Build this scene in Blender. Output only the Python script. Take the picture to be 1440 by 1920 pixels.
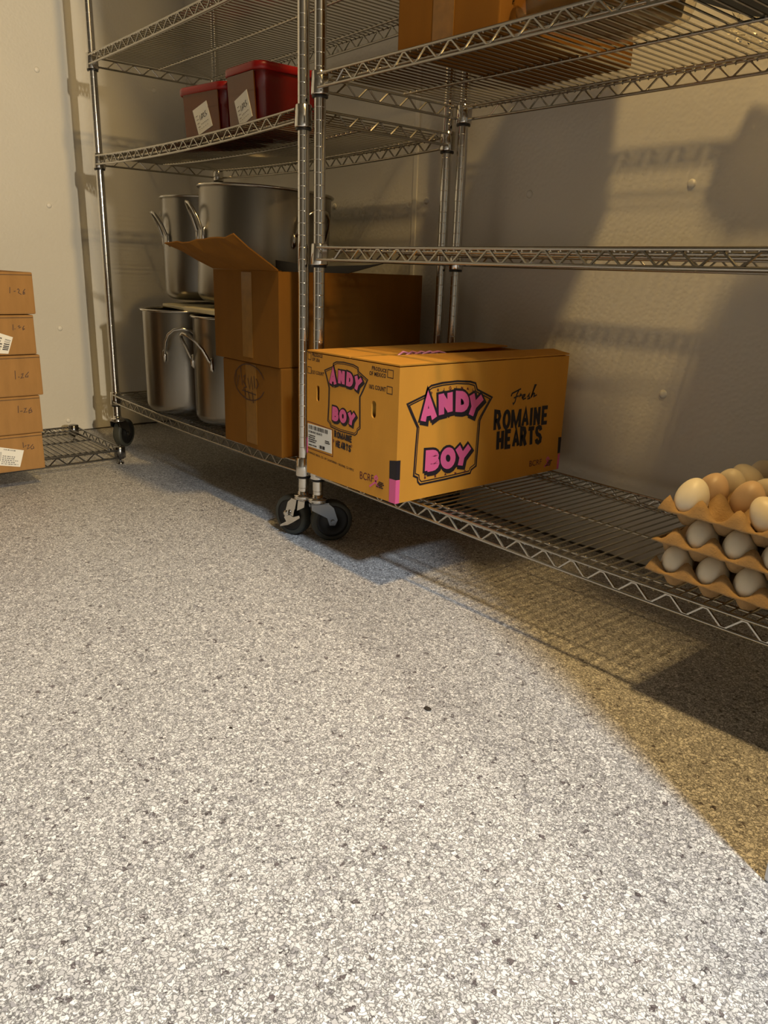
import bpy, bmesh, math, random
from mathutils import Vector, Matrix, noise
random.seed(7)
for _o in list(bpy.data.objects): bpy.data.objects.remove(_o, do_unlink=True)
C = bpy.context.scene.collection
PI = math.pi
CAMPOS = (1.4877, -1.0648, 0.6434)
# ---------------------------------------------------------------- camera
cam_d = bpy.data.cameras.new('camera'); cam = bpy.data.objects.new('camera', cam_d); C.objects.link(cam)
YAW, PITCH, ROLL = (-0.86085, 0.30097, 0.03191)
fw = Vector((math.sin(YAW)*math.cos(PITCH), math.cos(YAW)*math.cos(PITCH), -math.sin(PITCH)))
rt = Vector((math.cos(YAW), -math.sin(YAW), 0)); up = rt.cross(fw)
r2 = rt*math.cos(ROLL) + up*math.sin(ROLL); u2 = -rt*math.sin(ROLL) + up*math.cos(ROLL)
M = Matrix((r2, u2, -fw)).transposed().to_4x4(); M.translation = Vector(CAMPOS)
cam.matrix_world = M
cam_d.sensor_fit = 'HORIZONTAL'; cam_d.sensor_width = 36; cam_d.lens = 36*1462.71/1440; cam_d.clip_start = .02; cam_d.clip_end = 50
bpy.context.scene.camera = cam
# ---------------------------------------------------------------- world, lights, exposure
w = bpy.data.worlds.new('world'); bpy.context.scene.world = w; w.use_nodes = True
w.node_tree.nodes['Background'].inputs[0].default_value = (.55, .6, .7, 1)
w.node_tree.nodes['Background'].inputs[1].default_value = .01
def area(name, loc, target, sx, sy, power, col):
    l = bpy.data.lights.new(name, 'AREA'); l.shape = 'RECTANGLE'; l.size = sx; l.size_y = sy; l.energy = power; l.color = col
    o = bpy.data.objects.new(name, l); C.objects.link(o); o.location = loc
    o.rotation_euler = (Vector(target) - Vector(loc)).to_track_quat('-Z', 'Y').to_euler(); return o
sp = bpy.data.lights.new('kitchen_downlight', 'SPOT'); sp.energy = 325; sp.color = (.75, .88, 1.0); sp.spot_size = math.radians(121); sp.spot_blend = .40; sp.shadow_soft_size = .13
spo = bpy.data.objects.new('kitchen_downlight', sp); C.objects.link(spo); spo.location = (2.55, -.82, 2.4)
area('kitchen_side_light', (5.25, -1.24, 1.42), (-1.6, 0, 1.1), .035, .12, 200, (1.0, .86, .64))
area('cooler_light', (1.05, -.27, 2.36), (.35, -.2, 0), .13, .13, 36, (1.0, .66, .25))
s = bpy.context.scene
s.view_settings.view_transform = 'Standard'; s.view_settings.look = 'None'
s.view_settings.exposure = -0.12; s.view_settings.gamma = 1.0; s.view_settings.use_curve_mapping = False
# ---------------------------------------------------------------- materials
def mat(name, col, rough=.6, metal=0, spec=.5, noise_s=0, noise_a=0, col2=None, bump=0, bump_s=60, stretch=None, trans=0, coat=0, alpha=None):
    m = bpy.data.materials.new(name); m.use_nodes = True; nt = m.node_tree; b = nt.nodes['Principled BSDF']
    b.inputs['Base Color'].default_value = (*col, 1); b.inputs['Roughness'].default_value = rough; b.inputs['Metallic'].default_value = metal
    b.inputs['Specular IOR Level'].default_value = spec; b.inputs['Transmission Weight'].default_value = trans; b.inputs['Coat Weight'].default_value = coat
    tc = nt.nodes.new('ShaderNodeTexCoord'); mp = nt.nodes.new('ShaderNodeMapping'); nt.links.new(tc.outputs['Object'], mp.inputs[0])
    if stretch: mp.inputs['Scale'].default_value = stretch
    if noise_s:
        n = nt.nodes.new('ShaderNodeTexNoise'); n.inputs['Scale'].default_value = noise_s; n.inputs['Detail'].default_value = 5
        nt.links.new(mp.outputs[0], n.inputs[0])
        r = nt.nodes.new('ShaderNodeValToRGB'); r.color_ramp.elements[0].position = .3; r.color_ramp.elements[1].position = .7
        c2 = col2 or tuple(c*(1-noise_a) for c in col)
        r.color_ramp.elements[0].color = (*c2, 1); r.color_ramp.elements[1].color = (*col, 1)
        nt.links.new(n.outputs[0], r.inputs[0]); nt.links.new(r.outputs[0], b.inputs['Base Color'])
    if bump:
        n2 = nt.nodes.new('ShaderNodeTexNoise'); n2.inputs['Scale'].default_value = bump_s; n2.inputs['Detail'].default_value = 3
        nt.links.new(mp.outputs[0], n2.inputs[0]); bp = nt.nodes.new('ShaderNodeBump'); bp.inputs['Strength'].default_value = bump; bp.inputs['Distance'].default_value = .002
        nt.links.new(n2.outputs[0], bp.inputs['Height']); nt.links.new(bp.outputs[0], b.inputs['Normal'])
    return m
MT = dict(
 chrome=mat('chrome', (.68, .66, .62), .14, 1),
 wire=mat('chrome_wire', (.45, .43, .39), .24, 1),
 dark_chrome=mat('dark_chrome', (.24, .24, .24), .2, 1),
 steel=mat('stainless_steel', (.29, .27, .235), .30, 1, noise_s=8, noise_a=.15, bump=.05, bump_s=200, stretch=(1, 1, .05)),
 steel_rim=mat('stainless_rim', (.5, .48, .44), .2, 1),
 black=mat('black_plastic', (.008, .008, .009), .4),
 rubber=mat('grey_rubber', (.045, .047, .038), .6),
 hub=mat('black_hub', (.006, .006, .006), .5),
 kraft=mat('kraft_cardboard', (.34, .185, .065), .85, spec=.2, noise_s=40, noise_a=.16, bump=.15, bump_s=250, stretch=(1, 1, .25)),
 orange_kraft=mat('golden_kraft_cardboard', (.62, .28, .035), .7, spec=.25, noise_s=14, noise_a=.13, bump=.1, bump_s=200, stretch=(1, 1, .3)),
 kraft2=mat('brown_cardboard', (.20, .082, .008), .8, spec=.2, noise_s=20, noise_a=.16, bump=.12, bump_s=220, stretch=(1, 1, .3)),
 kraft_edge=mat('cardboard_edge', (.5, .33, .18), .9),
 tape=mat('clear_tape', (.225, .105, .014), .38, spec=.6, noise_s=60, noise_a=.25),
 ink=mat('black_ink', (.012, .008, .012), .6),
 inkred=mat('dark_red_ink', (.09, .008, .015), .6),
 pink=mat('pink_ink', (.68, .11, .27), .6),
 white=mat('white_sticker', (.75, .74, .68), .5),
 greyink=mat('grey_ink', (.22, .22, .22), .6),
 marker=mat('marker_ink', (.03, .012, .015), .5),
 red=mat('red_lid', (.30, .004, .004), .35),
 redbody=mat('translucent_red_tub', (.15, .006, .004), .22, spec=.5),
 contents=mat('brown_sauce', (.13, .036, .004), .3, noise_s=10, noise_a=.15),
 cream=mat('cream_board', (.62, .56, .36), .5, noise_s=20, noise_a=.15),
 pulp=mat('paper_pulp', (.42, .27, .13), .95, spec=.1, noise_s=60, noise_a=.2, bump=.5, bump_s=400),
 plug=mat('white_plug', (.72, .70, .64), .35),
 grey_plastic=mat('grey_tub', (.05, .052, .045), .5),
 dirt=mat('dark_dirt', (.03, .022, .015), .9),
)
def egg_mat(name, col):
    return mat(name, col, .42, spec=.4, noise_s=30, noise_a=.08, bump=.05, bump_s=500)
EGGM = [egg_mat('cream_eggshell', (.80, .68, .48)), egg_mat('pale_eggshell', (.84, .76, .60)), egg_mat('tan_eggshell', (.66, .46, .28))]
def floor_mat():
    m = bpy.data.materials.new('flake_floor'); m.use_nodes = True; nt = m.node_tree; b = nt.nodes['Principled BSDF']; L = nt.links.new; N = nt.nodes.new
    tc = N('ShaderNodeTexCoord'); nz = N('ShaderNodeTexNoise'); nz.inputs['Scale'].default_value = 170; nz.inputs['Detail'].default_value = 2
    L(tc.outputs['Object'], nz.inputs[0])
    mx = N('ShaderNodeMix'); mx.data_type = 'VECTOR'; mx.inputs[0].default_value = .0075
    sep = N('ShaderNodeVectorMath'); sep.operation = 'SUBTRACT'; L(nz.outputs['Color'], sep.inputs[0]); sep.inputs[1].default_value = (.5, .5, .5)
    sc = N('ShaderNodeVectorMath'); sc.operation = 'SCALE'; sc.inputs['Scale'].default_value = .012; L(sep.outputs[0], sc.inputs[0])
    ad = N('ShaderNodeVectorMath'); L(tc.outputs['Object'], ad.inputs[0]); L(sc.outputs[0], ad.inputs[1])
    nt.nodes.remove(mx)
    def vor(scale):
        v = N('ShaderNodeTexVoronoi'); v.inputs['Scale'].default_value = scale; v.inputs['Randomness'].default_value = 1; L(ad.outputs[0], v.inputs[0]); 
        s = N('ShaderNodeSeparateColor'); L(v.outputs['Color'], s.inputs[0]); return v, s
    v1, s1 = vor(185); v2, s2 = vor(330)
    r = N('ShaderNodeValToRGB'); r.color_ramp.interpolation = 'CONSTANT'; cr = r.color_ramp
    stops = [(0, (.14, .12, .125)), (.018, (.36, .35, .36)), (.10, (.50, .49, .49)), (.30, (.62, .61, .60)), (.55, (.74, .725, .71)), (.80, (.86, .845, .82))]
    cr.elements[0].position = 0; cr.elements[0].color = (*stops[0][1], 1); cr.elements[1].position = stops[1][0]; cr.elements[1].color = (*stops[1][1], 1)
    for p_, c_ in stops[2:]:
        e = cr.elements.new(p_); e.color = (*c_, 1)
    L(s1.outputs[0], r.inputs[0])
    r2_ = N('ShaderNodeValToRGB'); r2_.color_ramp.elements[0].color = (.42, .41, .41, 1); r2_.color_ramp.elements[1].color = (.80, .785, .765, 1); L(s2.outputs[1], r2_.inputs[0])
    mc = N('ShaderNodeMix'); mc.data_type = 'RGBA'; 
    gt = N('ShaderNodeMath'); gt.operation = 'GREATER_THAN'; gt.inputs[1].default_value = .68; L(s2.outputs[0], gt.inputs[0]); L(gt.outputs[0], mc.inputs[0])
    L(r.outputs[0], mc.inputs[6]); L(r2_.outputs[0], mc.inputs[7])
    # darker joints between flakes
    ve = N('ShaderNodeTexVoronoi'); ve.feature = 'DISTANCE_TO_EDGE'; ve.inputs['Scale'].default_value = 185; L(ad.outputs[0], ve.inputs[0])
    mr = N('ShaderNodeMapRange'); mr.inputs[1].default_value = 0; mr.inputs[2].default_value = .17; mr.inputs[3].default_value = .20; mr.inputs[4].default_value = 1; L(ve.outputs['Distance'], mr.inputs[0])
    mu = N('ShaderNodeMix'); mu.data_type = 'RGBA'; mu.blend_type = 'MULTIPLY'; mu.inputs[0].default_value = 1; L(mc.outputs[2], mu.inputs[6]); L(mr.outputs[0], mu.inputs[7])
    L(mu.outputs[2], b.inputs['Base Color']); b.inputs['Roughness'].default_value = .42; b.inputs['Specular IOR Level'].default_value = .35
    bp = N('ShaderNodeBump'); bp.inputs['Strength'].default_value = .35; bp.inputs['Distance'].default_value = .0008; L(s1.outputs[2], bp.inputs['Height']); L(bp.outputs[0], b.inputs['Normal'])
    return m
def wall_mat():
    m = bpy.data.materials.new('embossed_wall_panel'); m.use_nodes = True; nt = m.node_tree; b = nt.nodes['Principled BSDF']; L = nt.links.new; N = nt.nodes.new
    tc = N('ShaderNodeTexCoord'); v = N('ShaderNodeTexVoronoi'); v.feature = 'SMOOTH_F1'; v.inputs['Scale'].default_value = 120; L(tc.outputs['Object'], v.inputs[0])
    bp = N('ShaderNodeBump'); bp.inputs['Strength'].default_value = .6; bp.inputs['Distance'].default_value = .0012; L(v.outputs['Distance'], bp.inputs['Height']); L(bp.outputs[0], b.inputs['Normal'])
    n = N('ShaderNodeTexNoise'); n.inputs['Scale'].default_value = 2.2; L(tc.outputs['Object'], n.inputs[0])
    r = N('ShaderNodeValToRGB'); r.color_ramp.elements[0].color = (.60, .58, .53, 1); r.color_ramp.elements[1].color = (.68, .66, .60, 1); L(n.outputs[0], r.inputs[0]); L(r.outputs[0], b.inputs['Base Color'])
    b.inputs['Roughness'].default_value = .27; return m
MT['floor'] = floor_mat(); MT['wall'] = wall_mat()
ART = {'r_badge': [(0.022,0.1973),(0.0703,0.2114),(0.0742,0.2234),(0.0834,0.2287),(0.1142,0.2323),(0.1567,0.2329),(0.1937,0.2295),(0.2098,0.2253),(0.2159,0.2119),(0.2632,0.1919),(0.235,0.1541),(0.23,0.1452),(0.229,0.095),(0.2278,0.0469),(0.2136,0.0405),(0.2107,0.0334),(0.1363,0.031),(0.065,0.0304),(0.0587,0.0366),(0.0572,0.0458),(0.0466,0.0507),(0.0486,0.1059),(0.0511,0.1487),(0.0364,0.1726)],'r_andy': [[(0.0608,0.1573),(0.1,0.1611),(0.0882,0.2085),(0.0627,0.2075)],[(0.109,0.1676),(0.1442,0.1729),(0.1412,0.2121),(0.1053,0.2105)],[(0.155,0.174),(0.1948,0.1671),(0.1881,0.2081),(0.1542,0.2106)],[(0.1847,0.1627),(0.2194,0.1556),(0.2349,0.1941),(0.1968,0.2036)]],'r_boy': [[(0.0773,0.0568),(0.1144,0.057),(0.1118,0.0943),(0.0782,0.0972)],[(0.1206,0.0561),(0.1633,0.0537),(0.16,0.0951),(0.1177,0.0968)],[(0.1639,0.0556),(0.1942,0.0542),(0.2061,0.0928),(0.1637,0.0952)]],'r_orig': [[(0.0828,0.2121),(0.0879,0.2123),(0.0869,0.2168),(0.0815,0.2167)],[(0.1008,0.2158),(0.1056,0.2159),(0.1052,0.221),(0.1004,0.2208)],[(0.1188,0.217),(0.1202,0.2169),(0.1198,0.222),(0.1184,0.222)],[(0.1329,0.2178),(0.14,0.2173),(0.1396,0.2231),(0.1324,0.2236)],[(0.1537,0.217),(0.1551,0.2169),(0.1547,0.2228),(0.1532,0.2229)],[(0.1672,0.2161),(0.1739,0.2151),(0.1734,0.2208),(0.1667,0.2218)],[(0.184,0.2136),(0.1907,0.2124),(0.1895,0.2176),(0.1846,0.2185)],[(0.201,0.2103),(0.2067,0.2094),(0.2071,0.2141),(0.2013,0.2152)]],'r_brand': [[(0.0759,0.0404),(0.0808,0.0402),(0.0801,0.0456),(0.0759,0.0457)],[(0.1049,0.0388),(0.1103,0.0388),(0.1099,0.0442),(0.1046,0.0442)],[(0.1327,0.0391),(0.1394,0.0387),(0.1382,0.0442),(0.1331,0.0444)],[(0.1628,0.0372),(0.1684,0.0372),(0.168,0.0422),(0.1624,0.0424)],[(0.192,0.0366),(0.1977,0.0369),(0.1972,0.0422),(0.1915,0.0422)]],'r_romaine': [(0.274,0.1197),(0.4626,0.1158),(0.4607,0.157),(0.2729,0.1601)],'r_hearts': [(0.2877,0.075),(0.446,0.0721),(0.4421,0.1129),(0.2857,0.1157)],'r_fresh': [[(0.3252,0.1893),(0.3274,0.1952),(0.3386,0.1985),(0.356,0.2036)],[(0.3506,0.2034),(0.3429,0.1913),(0.3392,0.1764),(0.3344,0.1712),(0.3323,0.175)],[(0.3341,0.1848),(0.3491,0.1886)],[(0.3507,0.1857),(0.3563,0.1917),(0.3567,0.188),(0.3615,0.1904)],[(0.3617,0.1821),(0.3705,0.1864),(0.3709,0.1897),(0.3651,0.1891),(0.3623,0.1843),(0.3663,0.1795),(0.3754,0.1816)],[(0.3787,0.183),(0.3862,0.1914),(0.3844,0.1854),(0.3877,0.18),(0.3801,0.179)],[(0.3911,0.1803),(0.4004,0.1982),(0.4065,0.2084),(0.4021,0.2087),(0.3973,0.1928),(0.3939,0.1818)],[(0.3949,0.1845),(0.401,0.1908),(0.4039,0.1889),(0.4021,0.1829),(0.4122,0.1861)]],'r_bcrf': [(0.4079,0.0203),(0.4519,0.021),(0.4515,0.0337),(0.4069,0.0344)],'r_ribbon': [(0.4624,0.0119),(0.4749,0.0224),(0.4785,0.0296),(0.4731,0.0348),(0.469,0.0308),(0.4796,0.0126)],'r_small': [(0.4646,0.0132),(0.4938,0.0129),(0.4916,0.0273),(0.4789,0.0271)],'f_badge': [(0.0661,0.2364),(0.0959,0.2475),(0.0963,0.2537),(0.1069,0.2581),(0.1316,0.2599),(0.1638,0.2584),(0.1797,0.2545),(0.1812,0.2467),(0.2113,0.2335),(0.1968,0.2092),(0.1881,0.1966),(0.1893,0.1623),(0.1904,0.1326),(0.1826,0.1271),(0.1801,0.12),(0.1736,0.1154),(0.124,0.1153),(0.0896,0.119),(0.0866,0.1255),(0.0784,0.1302),(0.0808,0.1628),(0.0819,0.2015),(0.0735,0.2217)],'f_andy': [[(0.0866,0.2098),(0.1073,0.2099),(0.103,0.2416),(0.0904,0.2402)],[(0.1161,0.2152),(0.136,0.2152),(0.1361,0.2424),(0.1169,0.2422)],[(0.1436,0.2153),(0.1638,0.213),(0.1644,0.2383),(0.1456,0.241)],[(0.1679,0.2102),(0.1825,0.2097),(0.1947,0.2322),(0.1729,0.2377)]],'f_boy': [[(0.0966,0.1349),(0.1165,0.1352),(0.1159,0.1629),(0.0975,0.1632)],[(0.1213,0.1364),(0.1444,0.135),(0.1451,0.1613),(0.1215,0.162)],[(0.1513,0.1345),(0.1676,0.1355),(0.1743,0.1592),(0.1519,0.1599)]],'f_romaine': [(0.1024,0.0993),(0.1652,0.0974),(0.165,0.1114),(0.1022,0.1128)],'f_hearts': [(0.1077,0.0792),(0.1611,0.0773),(0.1613,0.0902),(0.1074,0.0927)],'f_prod1': [(0.0202,0.2605),(0.0579,0.2609),(0.0579,0.2676),(0.0201,0.269)],'f_usa': [(0.0202,0.2516),(0.0484,0.2508),(0.0484,0.2579),(0.0202,0.2588)],'f_cnt1': [(0.0189,0.2238),(0.0625,0.2234),(0.0641,0.2311),(0.0188,0.2316)],'f_prod2': [(0.2236,0.2547),(0.2677,0.254),(0.268,0.2612),(0.2232,0.2628)],'f_mex': [(0.2159,0.2439),(0.2665,0.2436),(0.2666,0.2514),(0.2156,0.2522)],'f_cnt2': [(0.2165,0.2174),(0.2673,0.2173),(0.2673,0.2264),(0.2154,0.226)],'f_c1': [(0.0045,0.2534),(0.0157,0.2532),(0.0156,0.2669),(0.0044,0.2675)],'f_c2': [(0.0036,0.2238),(0.0167,0.2236),(0.0167,0.2371),(0.0036,0.2374)],'f_c3': [(0.2712,0.2462),(0.2878,0.2456),(0.2877,0.2604),(0.2711,0.2611)],'f_c4': [(0.271,0.2152),(0.2866,0.2149),(0.2863,0.2285),(0.2708,0.2288)],'f_addr': [(0.0051,0.0451),(0.1719,0.037),(0.1718,0.0431),(0.0051,0.0507)],'f_bcrf': [(0.1932,0.0269),(0.2375,0.0291),(0.2373,0.0443),(0.1926,0.0432)],'f_small': [(0.2455,0.0216),(0.2715,0.0209),(0.2716,0.0351),(0.2551,0.0356)],'f_label': [(0.005,0.0614),(0.0936,0.0606),(0.0921,0.1121),(0.0039,0.1127)],'f_frame': [(0.0025,0.0576),(0.098,0.0552),(0.097,0.1133),(0.003,0.1171)],'f_slot1': [(0.0352,0.1657),(0.0478,0.1675),(0.0475,0.2017),(0.035,0.2001)],'f_slot2': [(0.2244,0.1589),(0.24,0.1614),(0.2385,0.196),(0.223,0.1938)],'f_k': [(0.2851,0.0481),(0.3188,0.0532),(0.3175,0.0893),(0.284,0.0841)],'f_kleft': [(-0.0054,0.0178),(0.002,0.0175),(0.0019,0.0584),(-0.0054,0.0589)],'f_ribbon': [(0.2249,0.0177),(0.2426,0.0303),(0.2498,0.0412),(0.2458,0.0445),(0.2409,0.04),(0.2479,0.0264),(0.2557,0.0231)],'r_k': [(-0.01,0.05),(0.0115,0.0481),(0.0102,0.0866),(-0.0052,0.0886)],'r_kfar': [(0.5114,0.0006),(0.5285,-0.0002),(0.5171,0.0781),(0.5066,0.0784)],'dots': []}
STK = {'marks': [[[(-0.4172,0.567),(-0.4189,0.5509)],[(-0.4083,0.5558),(-0.4031,0.5568)],[(-0.3989,0.5607),(-0.3955,0.563),(-0.3933,0.5591),(-0.3966,0.5526),(-0.3891,0.5478)],[(-0.378,0.5625),(-0.3835,0.556),(-0.3848,0.5488),(-0.3803,0.5495),(-0.3804,0.5544),(-0.3839,0.5517)]],[[(-0.4196,0.468),(-0.4206,0.4522)],[(-0.4168,0.4554),(-0.4145,0.456)],[(-0.4075,0.4622),(-0.4031,0.4644),(-0.4047,0.4578),(-0.3989,0.461)],[(-0.3902,0.4641),(-0.395,0.4576),(-0.3946,0.4526),(-0.3904,0.4552),(-0.3935,0.4569)]],[[(-0.4273,0.3419),(-0.4282,0.3175)],[(-0.4207,0.3238),(-0.4169,0.3229)],[(-0.4122,0.3302),(-0.4061,0.3326),(-0.4095,0.3249),(-0.4139,0.32),(-0.4056,0.3212)],[(-0.3909,0.3365),(-0.3994,0.3277),(-0.4012,0.3226),(-0.3946,0.3222),(-0.3941,0.3274)]],[[(-0.429,0.2433),(-0.4305,0.2225)],[(-0.4251,0.2265),(-0.4184,0.2273)],[(-0.4145,0.2333),(-0.4077,0.2345),(-0.4117,0.2278),(-0.4156,0.2229),(-0.4055,0.2237)],[(-0.3943,0.2351),(-0.4018,0.2269),(-0.4015,0.2198),(-0.3932,0.2226),(-0.3939,0.2287),(-0.4003,0.2257)]],[[(-0.4269,0.137),(-0.4269,0.1208)],[(-0.4238,0.1247),(-0.4185,0.127)],[(-0.4161,0.1274),(-0.4107,0.1279),(-0.4173,0.116),(-0.4092,0.1194)],[(-0.3998,0.1284),(-0.4074,0.1203),(-0.4052,0.1146),(-0.3982,0.1166),(-0.3996,0.123)]]],'lab5': [(-0.5138,0.0817),(-0.4415,0.0665),(-0.4266,0.1135),(-0.5017,0.1333)],'lab2': [(-0.4797,0.3924),(-0.4397,0.389),(-0.4232,0.4334),(-0.4612,0.4476)]}
# ---------------------------------------------------------------- helpers
def world_of(o):
    p = Vector((0, 0, 0))
    while o: p += o.location; o = o.parent
    return p
class MB:
    def __init__(s): s.v = []; s.f = []; s.sm = []; s.mi = []
    def add(s, vs, fs, smooth=False, mi=0):
        n = len(s.v); s.v += [tuple(v) for v in vs]; s.f += [tuple(i+n for i in f) for f in fs]; s.sm += [smooth]*len(fs); s.mi += [mi]*len(fs); return s
    def box(s, a, b, mi=0):
        x0, y0, z0 = a; x1, y1, z1 = b
        return s.add([(x0,y0,z0),(x1,y0,z0),(x1,y1,z0),(x0,y1,z0),(x0,y0,z1),(x1,y0,z1),(x1,y1,z1),(x0,y1,z1)], [(0,3,2,1),(4,5,6,7),(0,1,5,4),(1,2,6,5),(2,3,7,6),(3,0,4,7)], mi=mi)
    def hexa(s, p):  # 8 points
        return s.add(p, [(0,3,2,1),(4,5,6,7),(0,1,5,4),(1,2,6,5),(2,3,7,6),(3,0,4,7)])
    def tube(s, pts, r, n=6, closed=False, smooth=True, cap=True):
        pts = [Vector(p) for p in pts]; k = len(pts); rings = []; prev = None
        for i, p in enumerate(pts):
            if closed: t = (pts[(i+1) % k] - pts[i-1])
            else: t = pts[min(i+1, k-1)] - pts[max(i-1, 0)]
            t.normalize()
            if prev is None: a = t.orthogonal().normalized()
            else:
                a = prev - t*prev.dot(t)
                if a.length < 1e-6: a = t.orthogonal()
                a.normalize()
            prev = a; b = t.cross(a); rr = r[i] if isinstance(r, (list, tuple)) else r
            rings.append([p + (a*math.cos(2*PI*j/n) + b*math.sin(2*PI*j/n))*rr for j in range(n)])
        vs = [v for R_ in rings for v in R_]; fs = []
        for i in range(k if closed else k-1):
            i2 = (i+1) % k
            for j in range(n): fs.append((i*n+j, i*n+(j+1) % n, i2*n+(j+1) % n, i2*n+j))
        s.add(vs, fs, smooth)
        if not closed and cap: s.add(rings[0], [tuple(range(n))[::-1]]); s.add(rings[-1], [tuple(range(n))])
        return s
    def lathe(s, prof, n=32, c=(0,0,0), smooth=True, ax=None, close=True):
        # prof: (r, z); ax: optional Matrix
        vs = []; fs = []
        for r, z in prof:
            for j in range(n):
                a = 2*PI*j/n; v = Vector((r*math.cos(a), r*math.sin(a), z))
                if ax: v = ax @ v
                vs.append(v + Vector(c))
        for i in range(len(prof)-1):
            for j in range(n): fs.append((i*n+j, i*n+(j+1) % n, (i+1)*n+(j+1) % n, (i+1)*n+j))
        s.add(vs, fs, smooth)
        if close:
            k = len(prof)-1
            s.add(vs[:n], [tuple(range(n))[::-1]]); s.add(vs[k*n:], [tuple(range(n))])
        return s
    def xf(s, M_): s.v = [tuple(M_ @ Vector(v)) for v in s.v]; return s
    def mesh(s, name):
        me = bpy.data.meshes.new(name); me.from_pydata(s.v, [], s.f); me.polygons.foreach_set('use_smooth', s.sm); me.polygons.foreach_set('material_index', s.mi); me.update(); return me
    def build(s, name, mats, parent=None, loc=None, bevel=0, kind=None, label=None):
        base = Vector(loc) if loc is not None else (world_of(parent) if parent else Vector((0, 0, 0)))
        s.v = [tuple(Vector(v) - base) for v in s.v]
        me = s.mesh(name)
        for m in (mats if isinstance(mats, list) else [mats]): me.materials.append(m)
        if bevel:
            bm = bmesh.new(); bm.from_mesh(me); bmesh.ops.remove_doubles(bm, verts=bm.verts, dist=1e-6)
            es = [e for e in bm.edges if len(e.link_faces) == 2 and e.calc_face_angle(0) > .6]
            bmesh.ops.bevel(bm, geom=es, offset=bevel, segments=2, affect='EDGES', profile=.6); bm.to_mesh(me); bm.free()
        return link(name, me, parent, base - (world_of(parent) if parent else Vector((0, 0, 0))), kind=kind, label=label)
def link(name, me, parent=None, loc=(0, 0, 0), rot=(0, 0, 0), kind=None, label=None):
    o = bpy.data.objects.new(name, me); C.objects.link(o); o.parent = parent; o.location = loc; o.rotation_euler = rot
    if kind: o['kind'] = kind
    if label: o['label'] = label
    return o
def thing(name, label, cat, loc, group=None, rotz=0):
    o = bpy.data.objects.new(name, None); C.objects.link(o); o.location = loc; o.rotation_euler = (0, 0, rotz); o.empty_display_size = .05
    o['label'] = label; o['category'] = cat
    if group: o['group'] = group
    return o
def tag(o, label, cat, group=None):
    o['label'] = label; o['category'] = cat
    if group: o['group'] = group
    return o
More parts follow.
